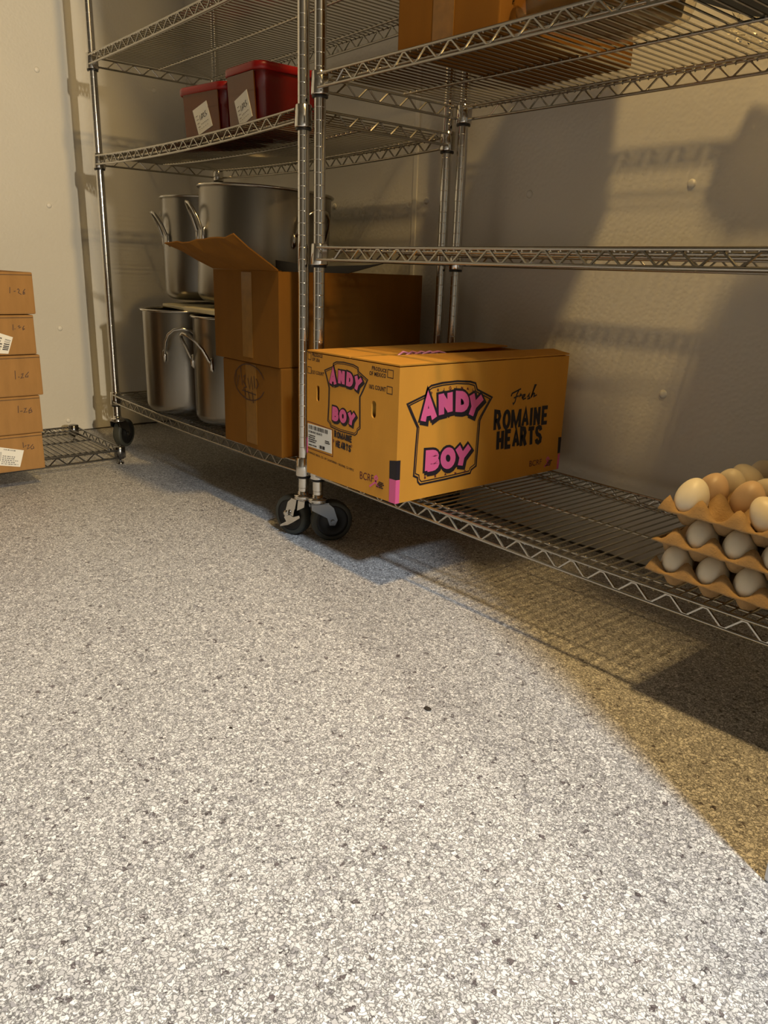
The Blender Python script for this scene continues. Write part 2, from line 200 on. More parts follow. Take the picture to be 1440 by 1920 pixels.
# flat print on a plane: frame = (origin, right, up); art points are metres on that plane
class Print:
    def __init__(s, o, r, u): s.o = Vector(o); s.r = Vector(r).normalized(); s.u = Vector(u).normalized(); s.n = s.r.cross(s.u); s.mb = MB(); s.k = 0
    def P(s, x, y, h=0): return s.o + s.r*x + s.u*y + s.n*h
    def poly(s, pts, h=.0004):
        s.k += 1; h += s.k*4e-6; n = len(pts); top = [s.P(x, y, h) for x, y in pts]; bot = [s.P(x, y, -.0002) for x, y in pts]
        s.mb.add(top + bot, [tuple(range(n))] + [(i, i+n, (i+1) % n + n, (i+1) % n) for i in range(n)])
    def ribbon(s, pts, w, h=.0004, closed=False, ext=0):
        s.k += 1; h += s.k*1.2e-5; pts = [Vector(p) for p in pts]
        if ext and not closed:
            d0 = (pts[0]-pts[1]).normalized(); d1 = (pts[-1]-pts[-2]).normalized(); pts = [pts[0]+d0*ext] + pts[1:-1] + [pts[-1]+d1*ext]
        k = len(pts); L_ = []; R_ = []
        for i in range(k):
            a = pts[i-1] if (i > 0 or closed) else None; b = pts[(i+1) % k] if (i < k-1 or closed) else None
            d1 = (pts[i]-a).normalized() if a is not None else (b-pts[i]).normalized(); d2 = (b-pts[i]).normalized() if b is not None else d1
            n1 = Vector((-d1.y, d1.x)); n2 = Vector((-d2.y, d2.x)); m_ = n1+n2
            if m_.length < .3: m_ = n1
            m_.normalize(); c_ = max(m_.dot(n1), .5); off = m_*(w/2/c_); L_.append(pts[i]+off); R_.append(pts[i]-off)
        q = k if closed else k-1
        vs = [s.P(v.x, v.y, h) for v in L_] + [s.P(v.x, v.y, h) for v in R_]
        s.mb.add(vs, [(k+i, k+(i+1) % k, (i+1) % k, i) for i in range(q)])
    def text(s, txt, quad, h=.0004, bold=0, shear=0):
        cu = bpy.data.curves.new('t', 'FONT'); cu.body = txt; cu.resolution_u = 3; cu.offset = bold; cu.fill_mode = 'FRONT'; cu.space_character = 1.0 + bold*3.6
        o = bpy.data.objects.new('t', cu); C.objects.link(o); dg = bpy.context.evaluated_depsgraph_get()
        me = bpy.data.meshes.new_from_object(o.evaluated_get(dg)); vs = [v.co.copy() for v in me.vertices]; fs = [tuple(p.vertices) for p in me.polygons]
        bpy.data.objects.remove(o); bpy.data.curves.remove(cu); bpy.data.meshes.remove(me)
        if not vs: return
        x0 = min(v.x for v in vs); x1 = max(v.x for v in vs); y0 = min(v.y for v in vs); y1 = max(v.y for v in vs)
        bl, br, tr, tl = [Vector(q) for q in quad]
        out = []
        for v in vs:
            a = (v.x-x0)/(x1-x0); b = (v.y-y0)/(y1-y0); p = bl*(1-a)*(1-b) + br*a*(1-b) + tr*a*b + tl*(1-a)*b; out.append(s.P(p.x, p.y, h))
        if fs:
            f0 = fs[0]; nn = (out[f0[1]]-out[f0[0]]).cross(out[f0[2]]-out[f0[0]])
            if nn.dot(s.n) < 0: fs = [f[::-1] for f in fs]
        s.mb.add(out, fs)
    def glyph(s, ch, quad, w, h, ext=0, dx=0, dy=0):
        bl, br, tr, tl = [Vector(q) for q in quad]
        for st in GLY[ch]:
            pts = []
            for a, b in st:
                p = bl*(1-a)*(1-b) + br*a*(1-b) + tr*a*b + tl*(1-a)*b; pts.append((p.x+dx, p.y+dy))
            cl = len(pts) > 3 and (Vector(pts[0])-Vector(pts[-1])).length < 1e-6
            s.ribbon(pts[:-1] if cl else pts, w, h, closed=cl, ext=ext)
    def build(s, name, m, parent, label=None): return s.mb.build(name, m, parent, label=label)
def arcp(cx, cy, rx, ry, a0, a1, n=8): return [(cx+rx*math.cos(math.radians(a0+(a1-a0)*i/n)), cy+ry*math.sin(math.radians(a0+(a1-a0)*i/n))) for i in range(n+1)]
_o = arcp(.5, .5, .34, .38, 0, 360, 18)
GLY = {'A': [[(.1, .05), (.5, .95), (.9, .05)], [(.28, .36), (.72, .36)]],
 'N': [[(.16, .0), (.16, 1)], [(.16, .9), (.84, .1)], [(.84, 0), (.84, 1)]],
 'D': [[(.16, .12), (.16, .88)] + arcp(.35, .5, .48, .38, 80, -80, 8) + [(.16, .12)]],
 'Y': [[(.08, 1), (.5, .48)], [(.92, 1), (.5, .48), (.46, 0)]],
 'B': [[(.16, .12), (.16, .88)] + arcp(.5, .71, .3, .17, 90, -80, 6) + [(.3, .53)], [(.16, .53), (.5, .53)] + arcp(.52, .32, .34, .2, 80, -90, 6) + [(.16, .12)], [(.16, .0), (.16, 1)]],
 'O': [_o],
 'R': [[(.1, 0), (.1, 1), (.6, .95), (.75, .72), (.6, .5), (.1, .5)], [(.45, .5), (.85, 0)]],
 'I': [[(.5, 0), (.5, 1)]],
 'G': [[(.9, .8), (.6, 1), (.2, .85), (.1, .5), (.2, .12), (.6, 0), (.9, .2), (.9, .45), (.6, .45)]],
 'L': [[(.15, 1), (.15, 0), (.85, 0)]],
 'M': [[(.06, 0), (.06, 1)], [(.06, .96), (.5, .12), (.94, .96)], [(.94, 0), (.94, 1)]],
 'E': [[(.9, .93), (.16, .93), (.16, .07), (.9, .07)], [(.16, .5), (.8, .5)]],
 'H': [[(.14, 0), (.14, 1)], [(.86, 0), (.86, 1)], [(.14, .5), (.86, .5)]],
 'T': [[(0, .92), (1, .92)], [(.5, 0), (.5, .95)]],
 'S': [[(.88, .74), (.8, .9), (.5, .95), (.2, .88), (.14, .7), (.3, .55), (.7, .45), (.87, .3), (.8, .12), (.5, .05), (.2, .12), (.12, .28)]]}
def barcode(pr, quad, n, seed=1, lo=.3, hi=1):
    rnd = random.Random(seed); bl, br, tr, tl = [Vector(q) for q in quad]; t = 0
    while t < 1:
        w_ = rnd.choice((.5, 1, 1.6))/n; g = rnd.choice((.5, .9, 1.4))/n
        t1 = min(t+w_, 1); pr.poly([tuple(bl.lerp(br, t)), tuple(bl.lerp(br, t1)), tuple(tl.lerp(tr, t1)), tuple(tl.lerp(tr, t))], .0008); t = t1+g
def textlines(pr, quad, rows, seed=1, fill=.8):
    # rows of small unreadable type: short dashes
    rnd = random.Random(seed); bl, br, tr, tl = [Vector(q) for q in quad]
    def B(a, b): return tuple(bl*(1-a)*(1-b) + br*a*(1-b) + tr*a*b + tl*(1-a)*b)
    for i in range(rows):
        b0 = 1-(i+.8)/rows; b1 = 1-(i+.25)/rows; t = 0; end = rnd.uniform(.5, 1)*fill + (1-fill)
        while t < end:
            w_ = rnd.uniform(.02, .12); t1 = min(t+w_, 1); pr.poly([B(t, b0), B(t1, b0), B(t1, b1), B(t, b1)], .0008); t = t1+rnd.uniform(.02, .05)
# ---------------------------------------------------------------- room
def struct(name, mb, m, **k): return mb.build(name, m, kind='structure', **k)
X0, YB, ZC = -1.6, .51, 2.5
struct('floor', MB().box((X0-.1, -3, -.05), (5.6, YB+.1, 0)), MT['floor'])
wl = struct('wall_left', MB().box((X0-.1, -3, 0), (X0, YB+.1, ZC)), MT['wall'])
wb = MB(); wb.box((X0, YB, 0), (-.256, YB+.1, ZC)); wb.box((-.252, YB, 0), (5.6, YB+.1, ZC)); wb.box((-.256, YB+.003, 0), (-.252, YB+.1, ZC))
wb = struct('wall_back', wb, MT['wall'])
struct('ceiling', MB().box((X0-.1, -3, ZC), (5.6, YB+.1, ZC+.1)), mat('dim_ceiling', (.16, .14, .11), .6))
struct('wall_front', MB().box((X0, -3.1, 0), (5.6, -3, ZC)), mat('kitchen_wall', (.10, .09, .075), .6))
struct('wall_right', MB().box((5.5, -3, 0), (5.6, YB, ZC)), mat('kitchen_wall_right', (.10, .09, .075), .6))
struct('wall_blocker', MB().box((3.5, -.885, 0), (3.6, YB, ZC)), mat('blocker_wall_grey', (.12, .11, .09), .6))  # wall section out of view, added to block part of the side light
struct('wall_partition', MB().box((1.228, -.262, 0), (2.6, -.165, ZC)), mat('partition_white', (.75, .76, .78), .4), bevel=.004)
# vertical joint strip between two panels of the back wall
MB().box((-.262, YB-.004, .01), (-.246, YB+.001, ZC-.01)).build('joint_strip', MT['plug'], wb, bevel=.001)
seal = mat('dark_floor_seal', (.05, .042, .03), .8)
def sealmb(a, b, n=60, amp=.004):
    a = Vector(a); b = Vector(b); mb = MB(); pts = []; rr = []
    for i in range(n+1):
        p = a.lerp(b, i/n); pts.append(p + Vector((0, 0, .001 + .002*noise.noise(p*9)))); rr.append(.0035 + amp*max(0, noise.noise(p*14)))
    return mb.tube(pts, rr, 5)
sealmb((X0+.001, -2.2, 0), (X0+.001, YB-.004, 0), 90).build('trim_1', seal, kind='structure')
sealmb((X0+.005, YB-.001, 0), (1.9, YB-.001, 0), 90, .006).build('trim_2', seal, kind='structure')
plug = MB().lathe([(.0, .0045), (.004, .0044), (.0075, .0032), (.0095, .0008), (.0098, -.001)], 16, close=False).mesh('plug'); plug.materials.append(MT['plug'])
for z in (.402, .829, 1.26, 1.69):
    for x in (-1.05, -.63, -.206, .158, .58, 1.0):
        link('screw_plug', plug, wb, (x, YB, z), (PI/2, 0, 0))
for z in (.044, .395, .828, 1.264, 1.7):
    for y in (-.48, -.05, .376):
        link('screw_plug', plug, wl, (X0, y, z), (0, PI/2, 0))
# ---------------------------------------------------------------- wire racks
D = .43
def sagf(x, L, s_): t = max(0, min(1, x/L)); return -4*s_*t*(1-t)
def truss(mb, p0, p1, pitch, inset=.0, L=0, sg=0, r1=.0032, r2=.0022, alongx=True, skipend=.035):
    p0 = Vector(p0); p1 = Vector(p1); d = p1-p0; n = max(2, round(d.length/pitch/1)*1)
    def pt(t, z):
        q = p0.lerp(p1, t); q.z += z + (sagf(q.x, L, sg) if sg else 0); return q
    ks = 16 if alongx and sg else 1
    mb.tube([pt(i/ks, -.0032) for i in range(ks+1)], r1, 6); mb.tube([pt(i/ks, -.0285) for i in range(ks+1)], r1, 6)
    m_ = int((d.length-2*skipend)/(pitch/2)); m_ -= (m_ + 1) % 2; st = (d.length-m_*pitch/2)/2/d.length
    pts = []
    for i in range(m_+1):
        t = st + i*pitch/2/d.length; z = -.0265 if i % 2 == 0 else -.0065; e = .003/d.length
        pts += [pt(t-e*1.2, z), pt(t+e*1.2, z)] 
    mb.tube(pts, r2, 5, smooth=False)
def shelf_meshes(L, sg, tag_):
    fr = MB(); y0, y1 = -.0135, D+.0135
    truss(fr, (0.012, y0, 0), (L-.012, y0, 0), .0597, L=L, sg=sg); truss(fr, (0.012, y1, 0), (L-.012, y1, 0), .0597, L=L, sg=sg)
    truss(fr, (-.0135, .012, 0), (-.0135, D-.012, 0), .0600, alongx=False); truss(fr, (L+.0135, .012, 0), (L+.0135, D-.012, 0), .0600, alongx=False)
    for y in (.028, D/2, D-.028):   # lengthwise support wires under the deck
        for dz in ((-.0085,) if y == D/2 else (-.0085,)):
            fr.tube([(x, y, dz + sagf(x, L, sg)) for x in [L*i/16*0.97+.015*L for i in range(17)]], .0030 if y == D/2 else .0028, 6)
    dk = MB(); n = int(round(L/.0199)); 
    for i in range(1, n):
        x = L*i/n; z = -.0035 + sagf(x, L, sg)
        ya, yb = y0-.001, y1+.001
        if x < .03 or x > L-.03: ya, yb = .014, D-.014
        dk.tube([(x, ya, z-.0035), (x, ya+.006, z), (x, yb-.006, z), (x, yb, z-.0035)], .0018, 5, smooth=False)
    a = fr.mesh('shelf_frame'); a.materials.append(MT['wire']); b = dk.mesh('deck_wires'); b.materials.append(MT['wire'])
    return a, b
col = MB().lathe([(.0130, -.040), (.0185, -.040), (.0195, -.038), (.0178, .0035), (.0165, .005), (.0130, .005)], 20, close=False)
col.box((-.0215, -.006, -.038), (-.017, .006, .003)); col.box((.0168, -.006, -.038), (.0205, .006, .003))
col_me = col.mesh('collar'); col_me.materials.append(MT['chrome'])
sl = MB().lathe([(.0129, -.0455), (.0168, -.0455), (.0172, -.044), (.0172, -.041), (.0160, -.0395), (.0129, -.0395)], 20, close=False).mesh('sleeve'); sl.materials.append(MT['black'])
def post_mesh(z0, z1):
    mb = MB(); z = math.ceil(z0/.0254)*.0254; lo = z0; R_ = .0127
    while z < z1-.01:
        mb.lathe([(R_, lo), (R_, z-.0008)], 20, close=False); mb.lathe([(R_, z-.0008), (R_-.0006, z), (R_, z+.0008)], 20, close=False); lo = z+.0008; z += .0254
    mb.lathe([(R_, lo), (R_, z1-.002), (.0110, z1)], 20, close=False); mb.lathe([(.0005, z1), (.0110, z1)], 20, close=False)
    m_ = mb.mesh('post'); m_.materials.append(MT['chrome']); return m_
# caster meshes, local origin at the bottom end of the post, wheel trailing along +x
WR = .0508
def caster(parent, loc, ang, lever):
    Rz = Matrix.Rotation(ang, 4, 'Z'); base = Vector(loc)
    c = MB(); c.lathe([(.0120, 0), (.0136, 0), (.0136, -.006), (.0160, -.008), (.0230, -.010), (.0240, -.013), (.0220, -.0145), (.0240, -.016), (.0225, -.020), (.012, -.021)], 24)
    c.xf(Matrix.Translation(base) @ Rz); o = c.build('caster_swivel', MT['chrome'], parent, loc=loc)
    # yoke
    y = MB(); off = .034; hz = WR - base.z
    for s_ in (-1, 1):
        w0 = s_*.0175
        outer = [(-.020, -.020), (.022, -.020), (.036, -.032), (off+.012, hz+.004), (off+.006, hz-.010), (off-.008, hz-.009), (off-.014, hz+.010), (-.018, -.036)]
        vs = [(x, w0 - .0012, z) for x, z in outer] + [(x, w0 + .0012, z) for x, z in outer]; n = 8
        y.add(vs, [tuple(range(n)), tuple(range(n, 2*n))[::-1]] + [(i, i+n, (i+1) % n+n, (i+1) % n) for i in range(n)])
        y.tube([(off, w0, hz), (off, w0+s_*.006, hz)], .0055, 6, smooth=False)
    y.box((-.020, -.0187, -.0225), (.024, .0187, -.0190)); y.tube([(off, -.02, hz), (off, .02, hz)], .004, 8)
    y.xf(Matrix.Translation(base) @ Rz); y.build('caster_fork', MT['dark_chrome'] if not lever else MT['chrome'], parent, loc=loc)
    ax = Matrix.Rotation(PI/2, 4, 'X')
    t = MB(); t.lathe([(.0395, -.0145), (.0465, -.0150), (.0500, -.012), (WR, -.006), (WR, .006), (.0500, .012), (.0465, .0150), (.0395, .0145)], 40, ax=ax, close=False)
    T = Matrix.Translation(base) @ Rz @ Matrix.Translation((off, 0, hz)); t.xf(T); wo = t.build('wheel', MT['rubber'], parent, loc=loc)
    h = MB(); h.lathe([(.0002, -.0150), (.012, -.0150), (.014, -.0115), (.033, -.0115), (.0395, -.0145), (.0398, 0), (.0395, .0145), (.033, .0115), (.014, .0115), (.012, .0150), (.0002, .0150)], 32, ax=ax, close=False)
    h.xf(T); h.build('hub', MT['hub'], wo, loc=loc)
    if lever:
        l = MB(); s_ = lever
        l.add([(.004, s_*.021, -.020), (.020, s_*.021, -.018), (.030, s_*.024, -.062), (.012, s_*.024, -.066), (.004, s_*.0235, -.020), (.020, s_*.0235, -.018), (.030, s_*.0265, -.062), (.012, s_*.0265, -.066)], [(0,3,2,1),(4,5,6,7),(0,1,5,4),(1,2,6,5),(2,3,7,6),(3,0,4,7)])
        pts = [(-.012, -.056), (.010, -.064), (.034, -.060), (.044, -.070), (.036, -.080), (.058, -.092), (.060, -.097), (.030, -.088), (.012, -.078), (-.014, -.062)]
        pts = [(x*.9, z) for x, z in pts]; n = len(pts)
        vs = [(x, s_*.0245, z) for x, z in pts] + [(x, s_*.0285, z) for x, z in pts]
        l.add(vs, [tuple(range(n)), tuple(range(n, 2*n))[::-1]] + [(i, i+n, (i+1) % n+n, (i+1) % n) for i in range(n)])
        l.lathe([(.002, -.003), (.007, -.003), (.008, 0), (.005, .003), (.001, .003)], 12, c=(off-.004, s_*.031, hz+.010), ax=ax)
        l.xf(Matrix.Translation(base) @ Rz); l.build('brake_lever', MT['chrome'], parent, loc=loc)
def rack(name, label, ox, oy, L, rot, levels, ztop, casters):
    r = thing(name, label, 'shelving', (ox, oy, 0), rotz=rot)
    pm = post_mesh(.115, ztop); corners = [(0, 0), (L, 0), (0, D), (L, D)]
    for x, y in corners: link('post', pm, r, (x, y, 0))
    for z, sg in levels:
        fr, dk = shelf_meshes(L, sg, name); sh = link('shelf', fr, r, (0, 0, z)); link('wire_deck', dk, sh, (0, 0, 0), kind='stuff')
        for x, y in corners:
            link('collar', col_me, sh, (x, y, 0)); link('sleeve_ring', sl, sh, (x, y, 0))
    for (x, y), (ang, lev) in zip(corners, casters):
        # casters are built in world-like coordinates relative to the unrotated rack, then moved with it
        e = bpy.data.objects.new('caster', None)
        before = set(o.name for o in C.objects)
        caster(None, (x, y, .118), ang, lev)
        new = [o for o in C.objects if o.name not in before]
        root = [o for o in new if o.name.startswith('caster_fork')][0]
        root.parent = r
        for o in new:
            if o is root: continue
            if o.parent is None: o.parent = root; o.location = (0, 0, 0)
    return r
ZB = .197
rackA = rack('wire_shelving_rack', 'tall chrome wire shelving rack holding the stock pots and red tubs', -1.2254, -0.0013, 1.1802, -0.00786, [(ZB, .010), (.970, .012), (1.258, .004), (1.87, .003)], 1.92,  # topmost level is out of view, added for the shade of its wires
     [(2.2, 0), (PI+.25, 1), (.6, 0), (1.2, 0)])
rackB = rack('wire_shelving_rack', 'chrome wire shelving rack with the pink lettered box and egg trays', 0, 0, 1.485, 0, [(ZB, .008), (.689, .002), (1.029, .003), (1.87, .003)], 1.92,  # top level here is unseen too, added to shade the wall and hold a carton
     [(1.15, 0), (.5, 0), (1.9, 0), (1.2, 0)])
# spare shelf lying on four short stubs against the left wall
t = thing('spare_wire_shelf', 'low black chrome wire shelf on the floor under the stacked boxes', 'shelf', (-1.43, -.09, .0))
fr, dk = shelf_meshes(1.1, 0, 'spare')
for me in (fr, dk): me.materials.clear(); me.materials.append(MT['dark_chrome'])
fo = link('shelf_frame', fr, t, (0, 0, .052), (0, 0, -PI/2)); link('wire_deck', dk, fo, (0, 0, 0), kind='stuff')
foot = MB().lathe([(.004, -.052), (.011, -.052), (.011, -.048), (.004, -.046), (.004, -.035), (.013, -.034), (.0125, -.030), (.0185, -.030), (.0178, .006), (.013, .008), (.002, .008)], 20).mesh('foot'); foot.materials.append(MT['dark_chrome'])
for x, y in ((0, 0), (1.1, 0), (0, D), (1.1, D)): link('foot', foot, fo, (x, y, 0))
# ---------------------------------------------------------------- cartons
def carton(parent, a, b, m, wall=.004, open_top=False, bevel=.0025, name='carton_body'):
    mb = MB()
    if not open_top: mb.box(a, b); return mb.build(name, m, parent, bevel=bevel)
    x0, y0, z0 = a; x1, y1, z1 = b; w_ = wall
    O = [(x0,y0),(x1,y0),(x1,y1),(x0,y1)]; I = [(x0+w_,y0+w_),(x1-w_,y0+w_),(x1-w_,y1-w_),(x0+w_,y1-w_)]
    vs = [(x,y,z0) for x,y in O] + [(x,y,z1) for x,y in O] + [(x,y,z0+w_) for x,y in I] + [(x,y,z1) for x,y in I]
    fs = [(0,3,2,1),(8,9,10,11)] + [(i,(i+1)%4,(i+1)%4+4,i+4) for i in range(4)] + [(i+8,i+12,(i+1)%4+12,(i+1)%4+8) for i in range(4)] + [(i+4,(i+1)%4+4,(i+1)%4+12,i+12) for i in range(4)]
    mb.add(vs, fs); return mb.build(name, m, parent)
# stack of five small cartons on the spare shelf
SX = -.86
rows = [(.054, .160, -.371), (.161, .268, -.367), (.269, .383, -.356), (.385, .493, -.363), (.495, .607, -.355)]
names_ = ['bottom brown carton of the stack by the wall with a wide white label', 'second carton from the bottom of the left stack, no sticker, dated 1-26',
          'middle carton of the left stack, jutting out furthest to the right', 'carton with a slanted barcode sticker, second from the top of the left stack', 'topmost closed brown carton of the stack by the left wall']
for i, (z0, z1, yr) in enumerate(rows):
    t = thing('small_carton', names_[i], 'box', (SX-.15, yr-.19, z0), group='brown cartons stacked by the left wall')
    carton(t, (SX-.30, yr-.38, z0), (SX, yr, z1), MT['kraft'], bevel=.004)
    # glued lid seam near the top edge
    MB().box((SX-.0002, yr-.378, z1-.0075), (SX+.0012, yr-.002, z1-.0065)).build('lid_seam', MT['ink'], t)
    pr = Print((SX, 0, 0), (0, 1, 0), (0, 0, 1))
    for st in STK['marks'][4-i]: pr.ribbon(st, .0017)
    pr.build('handwritten_date', MT['marker'], t)
    if i in (0, 3):
        q = STK['lab5'] if i == 0 else STK['lab2']
        pr = Print((SX, 0, 0), (0, 1, 0), (0, 0, 1)); pr.poly(q, .0006); lb = pr.build('sticker', MT['white'], t, label='white printed sticker')
        pr = Print((SX, 0, 0), (0, 1, 0), (0, 0, 1)); Q = [Vector(v) for v in q]
        def qq(a0, b0, a1, b1): 
            f_ = lambda a, b: tuple(Q[0]*(1-a)*(1-b) + Q[1]*a*(1-b) + Q[2]*a*b + Q[3]*(1-a)*b); return [f_(a0, b0), f_(a1, b0), f_(a1, b1), f_(a0, b1)]
        if i == 0:
            textlines(pr, qq(.30, .06, .95, .6), 5, 3); textlines(pr, qq(.3, .85, .9, .97), 1, 4); barcode(pr, qq(.02, .25, .25, .75), 14, 4)
        else:
            barcode(pr, [qq(.55, .2, .92, .8)[k] for k in (1, 2, 3, 0)], 16, 5); textlines(pr, qq(.05, .15, .45, .85), 5, 8)
        pr.build('sticker_print', MT['greyink'] if i == 0 else MT['ink'], lb)
# two brown cartons at the right end of the left rack
t = thing('brown_carton', 'lower brown carton on the left rack with a scribbled oval mark', 'box', (-.23, .18, .192))
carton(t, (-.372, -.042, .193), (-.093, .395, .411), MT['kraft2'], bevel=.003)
MB().box((-.256, -.0432, .206), (-.206, -.0415, .408)).build('packing_tape', MT['tape'], t, label='glossy packing tape strip')
pr = Print((0, -.0433, 0), (1, 0, 0), (0, 0, 1))
pr.ribbon(arcp(-.238, .362, .073, .045, 20, 340, 20), .0026)
for st in ([(-.305, .385), (-.296, .345), (-.288, .375)], [(-.280, .395), (-.272, .35)], [(-.268, .372), (-.256, .378), (-.266, .36), (-.252, .348), (-.268, .343)], [(-.245, .372), (-.236, .345), (-.228, .378), (-.222, .345)], [(-.215, .380), (-.212, .350)], [(-.205, .375), (-.195, .36), (-.205, .35)],
           [(-.262, .34), (-.256, .315)], [(-.246, .34), (-.236, .318)], [(-.225, .34), (-.219, .312)], [(-.275, .338), (-.205, .334)]): pr.ribbon(st, .0026)
pr.build('scribbled_mark', MT['marker'], t)
t = thing('brown_carton', 'open brown carton with one flap raised, on top of the scribbled carton', 'box', (-.25, .18, .412))
ox0, ox1, oy0, oy1, oz0, oz1 = -.404, -.097, -.045, .405, .4125, .632
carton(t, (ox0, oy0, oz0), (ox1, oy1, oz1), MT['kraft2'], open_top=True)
def flap(pts, name, th=.003, m=MT['kraft2'], nx=6, ny=3, bend=0.0, parent=None, wob=.0):
    a, b, c_, d_ = [Vector(p) for p in pts]; nrm = (b-a).cross(d_-a).normalized(); mb = MB(); top = []; bot = []
    for j in range(ny+1):
        for i in range(nx+1):
            u_, v_ = i/nx, j/ny; p_ = a.lerp(b, u_).lerp(d_.lerp(c_, u_), v_) + nrm*(bend*math.sin(v_*PI/2)*math.sin(u_*PI) + wob*noise.noise(Vector((u_*5, v_*5, bend*99)))*v_); top.append(p_); bot.append(p_ - nrm*th)
    W = nx+1; n = len(top); fs = []
    for j in range(ny):
        for i in range(nx):
            q = (j*W+i, j*W+i+1, (j+1)*W+i+1, (j+1)*W+i); fs += [q, tuple(k+n for k in q[::-1])]
    ring = [i for i in range(W)] + [j*W+nx for j in range(1, ny+1)] + [ny*W+i for i in range(nx-1, -1, -1)] + [j*W for j in range(ny-1, 0, -1)]
    for i in range(len(ring)):
        p_, q_ = ring[i], ring[(i+1) % len(ring)]; fs.append((p_, p_+n, q_+n, q_))
    mb.add(top+bot, fs); return mb.build(name, m, parent)
flap([(ox0+.001, oy0, oz1+.001), (ox1-.001, oy0, oz1+.001), (-.094, -.162, .706), (-.404, -.175, .690)], 'front_flap', parent=t, nx=10, bend=.006, wob=.008)
flap([(ox0+.004, oy1-.006, oz1-.002), (ox0+.004, oy0+.006, oz1-.002), (ox0+.02, oy0+.008, oz1-.15), (ox0+.02, oy1-.008, oz1-.15)], 'side_flap', parent=t)
MB().box((-.262, oy0-.0014, oz0+.012), (-.214, oy0+.0004, oz1-.004)).build('packing_tape', MT['tape'], t, label='glossy packing tape strip')
# black liner poking out of the open carton
t = thing('black_plastic_liner', 'black plastic sheet poking out of the open brown carton', 'liner', (-.2, .2, .45))
LT = [(-0.5598, 0.16, 0.6722), (-0.4198, 0.16, 0.6592), (-0.3163, 0.16, 0.6523), (-0.1919, 0.16, 0.6476), (-0.0326, 0.16, 0.6527), (0.0305, 0.16, 0.6572)]
mb = MB(); n = len(LT); fr_ = [Vector(p) for p in LT]; lo = [Vector((min(max(p.x, ox0+.012), ox1-.012), p.y, .47)) for p in fr_]; mid = [Vector((min(max(p.x, ox0+.01), ox1-.008) if i < n-1 else ox1-.008, p.y, .6318)) for i, p in enumerate(fr_)]
vs = fr_ + mid + lo; nb = len(vs); vs2 = [v + Vector((0, .003, -.0005)) for v in vs]
fs = []
for k in (0, n):
    for i in range(n-1): fs += [(k+i, k+n+i, k+n+i+1, k+i+1), (nb+k+i+1, nb+k+n+i+1, nb+k+n+i, nb+k+i)]
ring = list(range(n)) + [2*n-1, 3*n-1] + list(range(3*n-2, 2*n-1, -1)) + [n]
for i in range(len(ring)): fs.append((ring[i], ring[(i+1) % len(ring)], ring[(i+1) % len(ring)]+nb, ring[i]+nb))
mb.add(vs+vs2, fs); mb.build('plastic_sheet', MT['black'], t)
# ---------------------------------------------------------------- pink lettered produce carton
lx0, lx1, ly0, ly1, lz0, lz1 = .070, .376, -.081, .437, .200, .468
t = thing('produce_carton', 'golden cardboard produce carton with big pink and black lettering', 'box', (.223, .178, .2))
body = carton(t, (lx0, ly0, lz0), (lx1, ly1, lz1), MT['orange_kraft'], open_top=True)
# hand holes cut through the front wall
def cutter(q):
    xs = [p[0]+.07 for p in q]; zs = [p[1]+.2 for p in q]; cx = sum(xs)/4; r = (max(xs)-min(xs))/2*.85; z0 = (q[0][1]+q[1][1])/2+.2; z1 = (q[2][1]+q[3][1])/2+.2
    pr = [(cx+r*math.cos(a*PI/8), z1-r+r*math.sin(a*PI/8)) for a in range(9)] + [(cx+r*math.cos(PI+a*PI/8), z0+r+r*math.sin(PI+a*PI/8)) for a in range(9)]
    n = len(pr); return MB().add([(x, ly0-.02, z) for x, z in pr] + [(x, ly0+.02, z) for x, z in pr], [tuple(range(n)), tuple(range(n, 2*n))[::-1]] + [(i, i+n, (i+1) % n+n, (i+1) % n) for i in range(n)])
cuts = []
for k in ('f_slot1', 'f_slot2'):
    c_ = cutter(ART[k]).build('cut', MT['ink']); cuts.append(c_); md = body.modifiers.new('b', 'BOOLEAN'); md.object = c_; md.solver = 'EXACT'
dg = bpy.context.evaluated_depsgraph_get(); nm = bpy.data.meshes.new_from_object(body.evaluated_get(dg)); body.modifiers.clear(); body.data = nm
for c_ in cuts: bpy.data.objects.remove(c_)
# top flaps, one gaping
flap([(lx0+.0005, ly0+.0005, lz1+.0021), (lx0+.0005, ly1, lz1+.0021), (lx0+.118, ly1, lz1+.0030), (lx0+.150, ly0+.0005, lz1+.0022)], 'top_flap', m=MT['orange_kraft'], parent=t, nx=8)
flap([(lx1-.0005, ly1, lz1+.0021), (lx1-.0005, ly0+.0005, lz1+.0021), (lx1-.150, ly0+.0005, lz1+.0022), (lx1-.040, ly1-.01, lz1+.010)], 'top_flap', m=MT['orange_kraft'], parent=t, nx=8)
for _a, _b, _w in (((.122, .063), (.214, -.060), .006), ((.083, .127), (.195, .03), .006), ((.33, -.065), (.372, -.02), .006)):
    pr = Print((0, 0, lz1+.0026), (1, 0, 0), (0, 1, 0)); pr.ribbon([_a, _b], _w, .0006); pr.build('scuff_mark', MT['inkred'], t, label='dark scuff stripe on the top')
pr = Print((0, 0, lz1+.0026), (1, 0, 0), (0, 1, 0))
pr.ribbon([(.10, .22), (.17, .12)], .004, .0006); pr.build('scuff_mark', MT['inkred'], t, label='dark scuff stripe on the top')
# pink and white film glimpsed in the opening
fl = MB()
for k in range(5):
    a = .226 + .006*k; fl.tube([(a, .03+.02*k, .462+.003*k), (a+.01, .05+.02*k, .479), (a+.004, .075+.02*k, .474), (a+.012, .10+.02*k, .462)], .0026, 5)
fl.build('crumpled_film', mat('pink_film', (.55, .2, .28), .25), t, label='pink and clear film in the top opening')
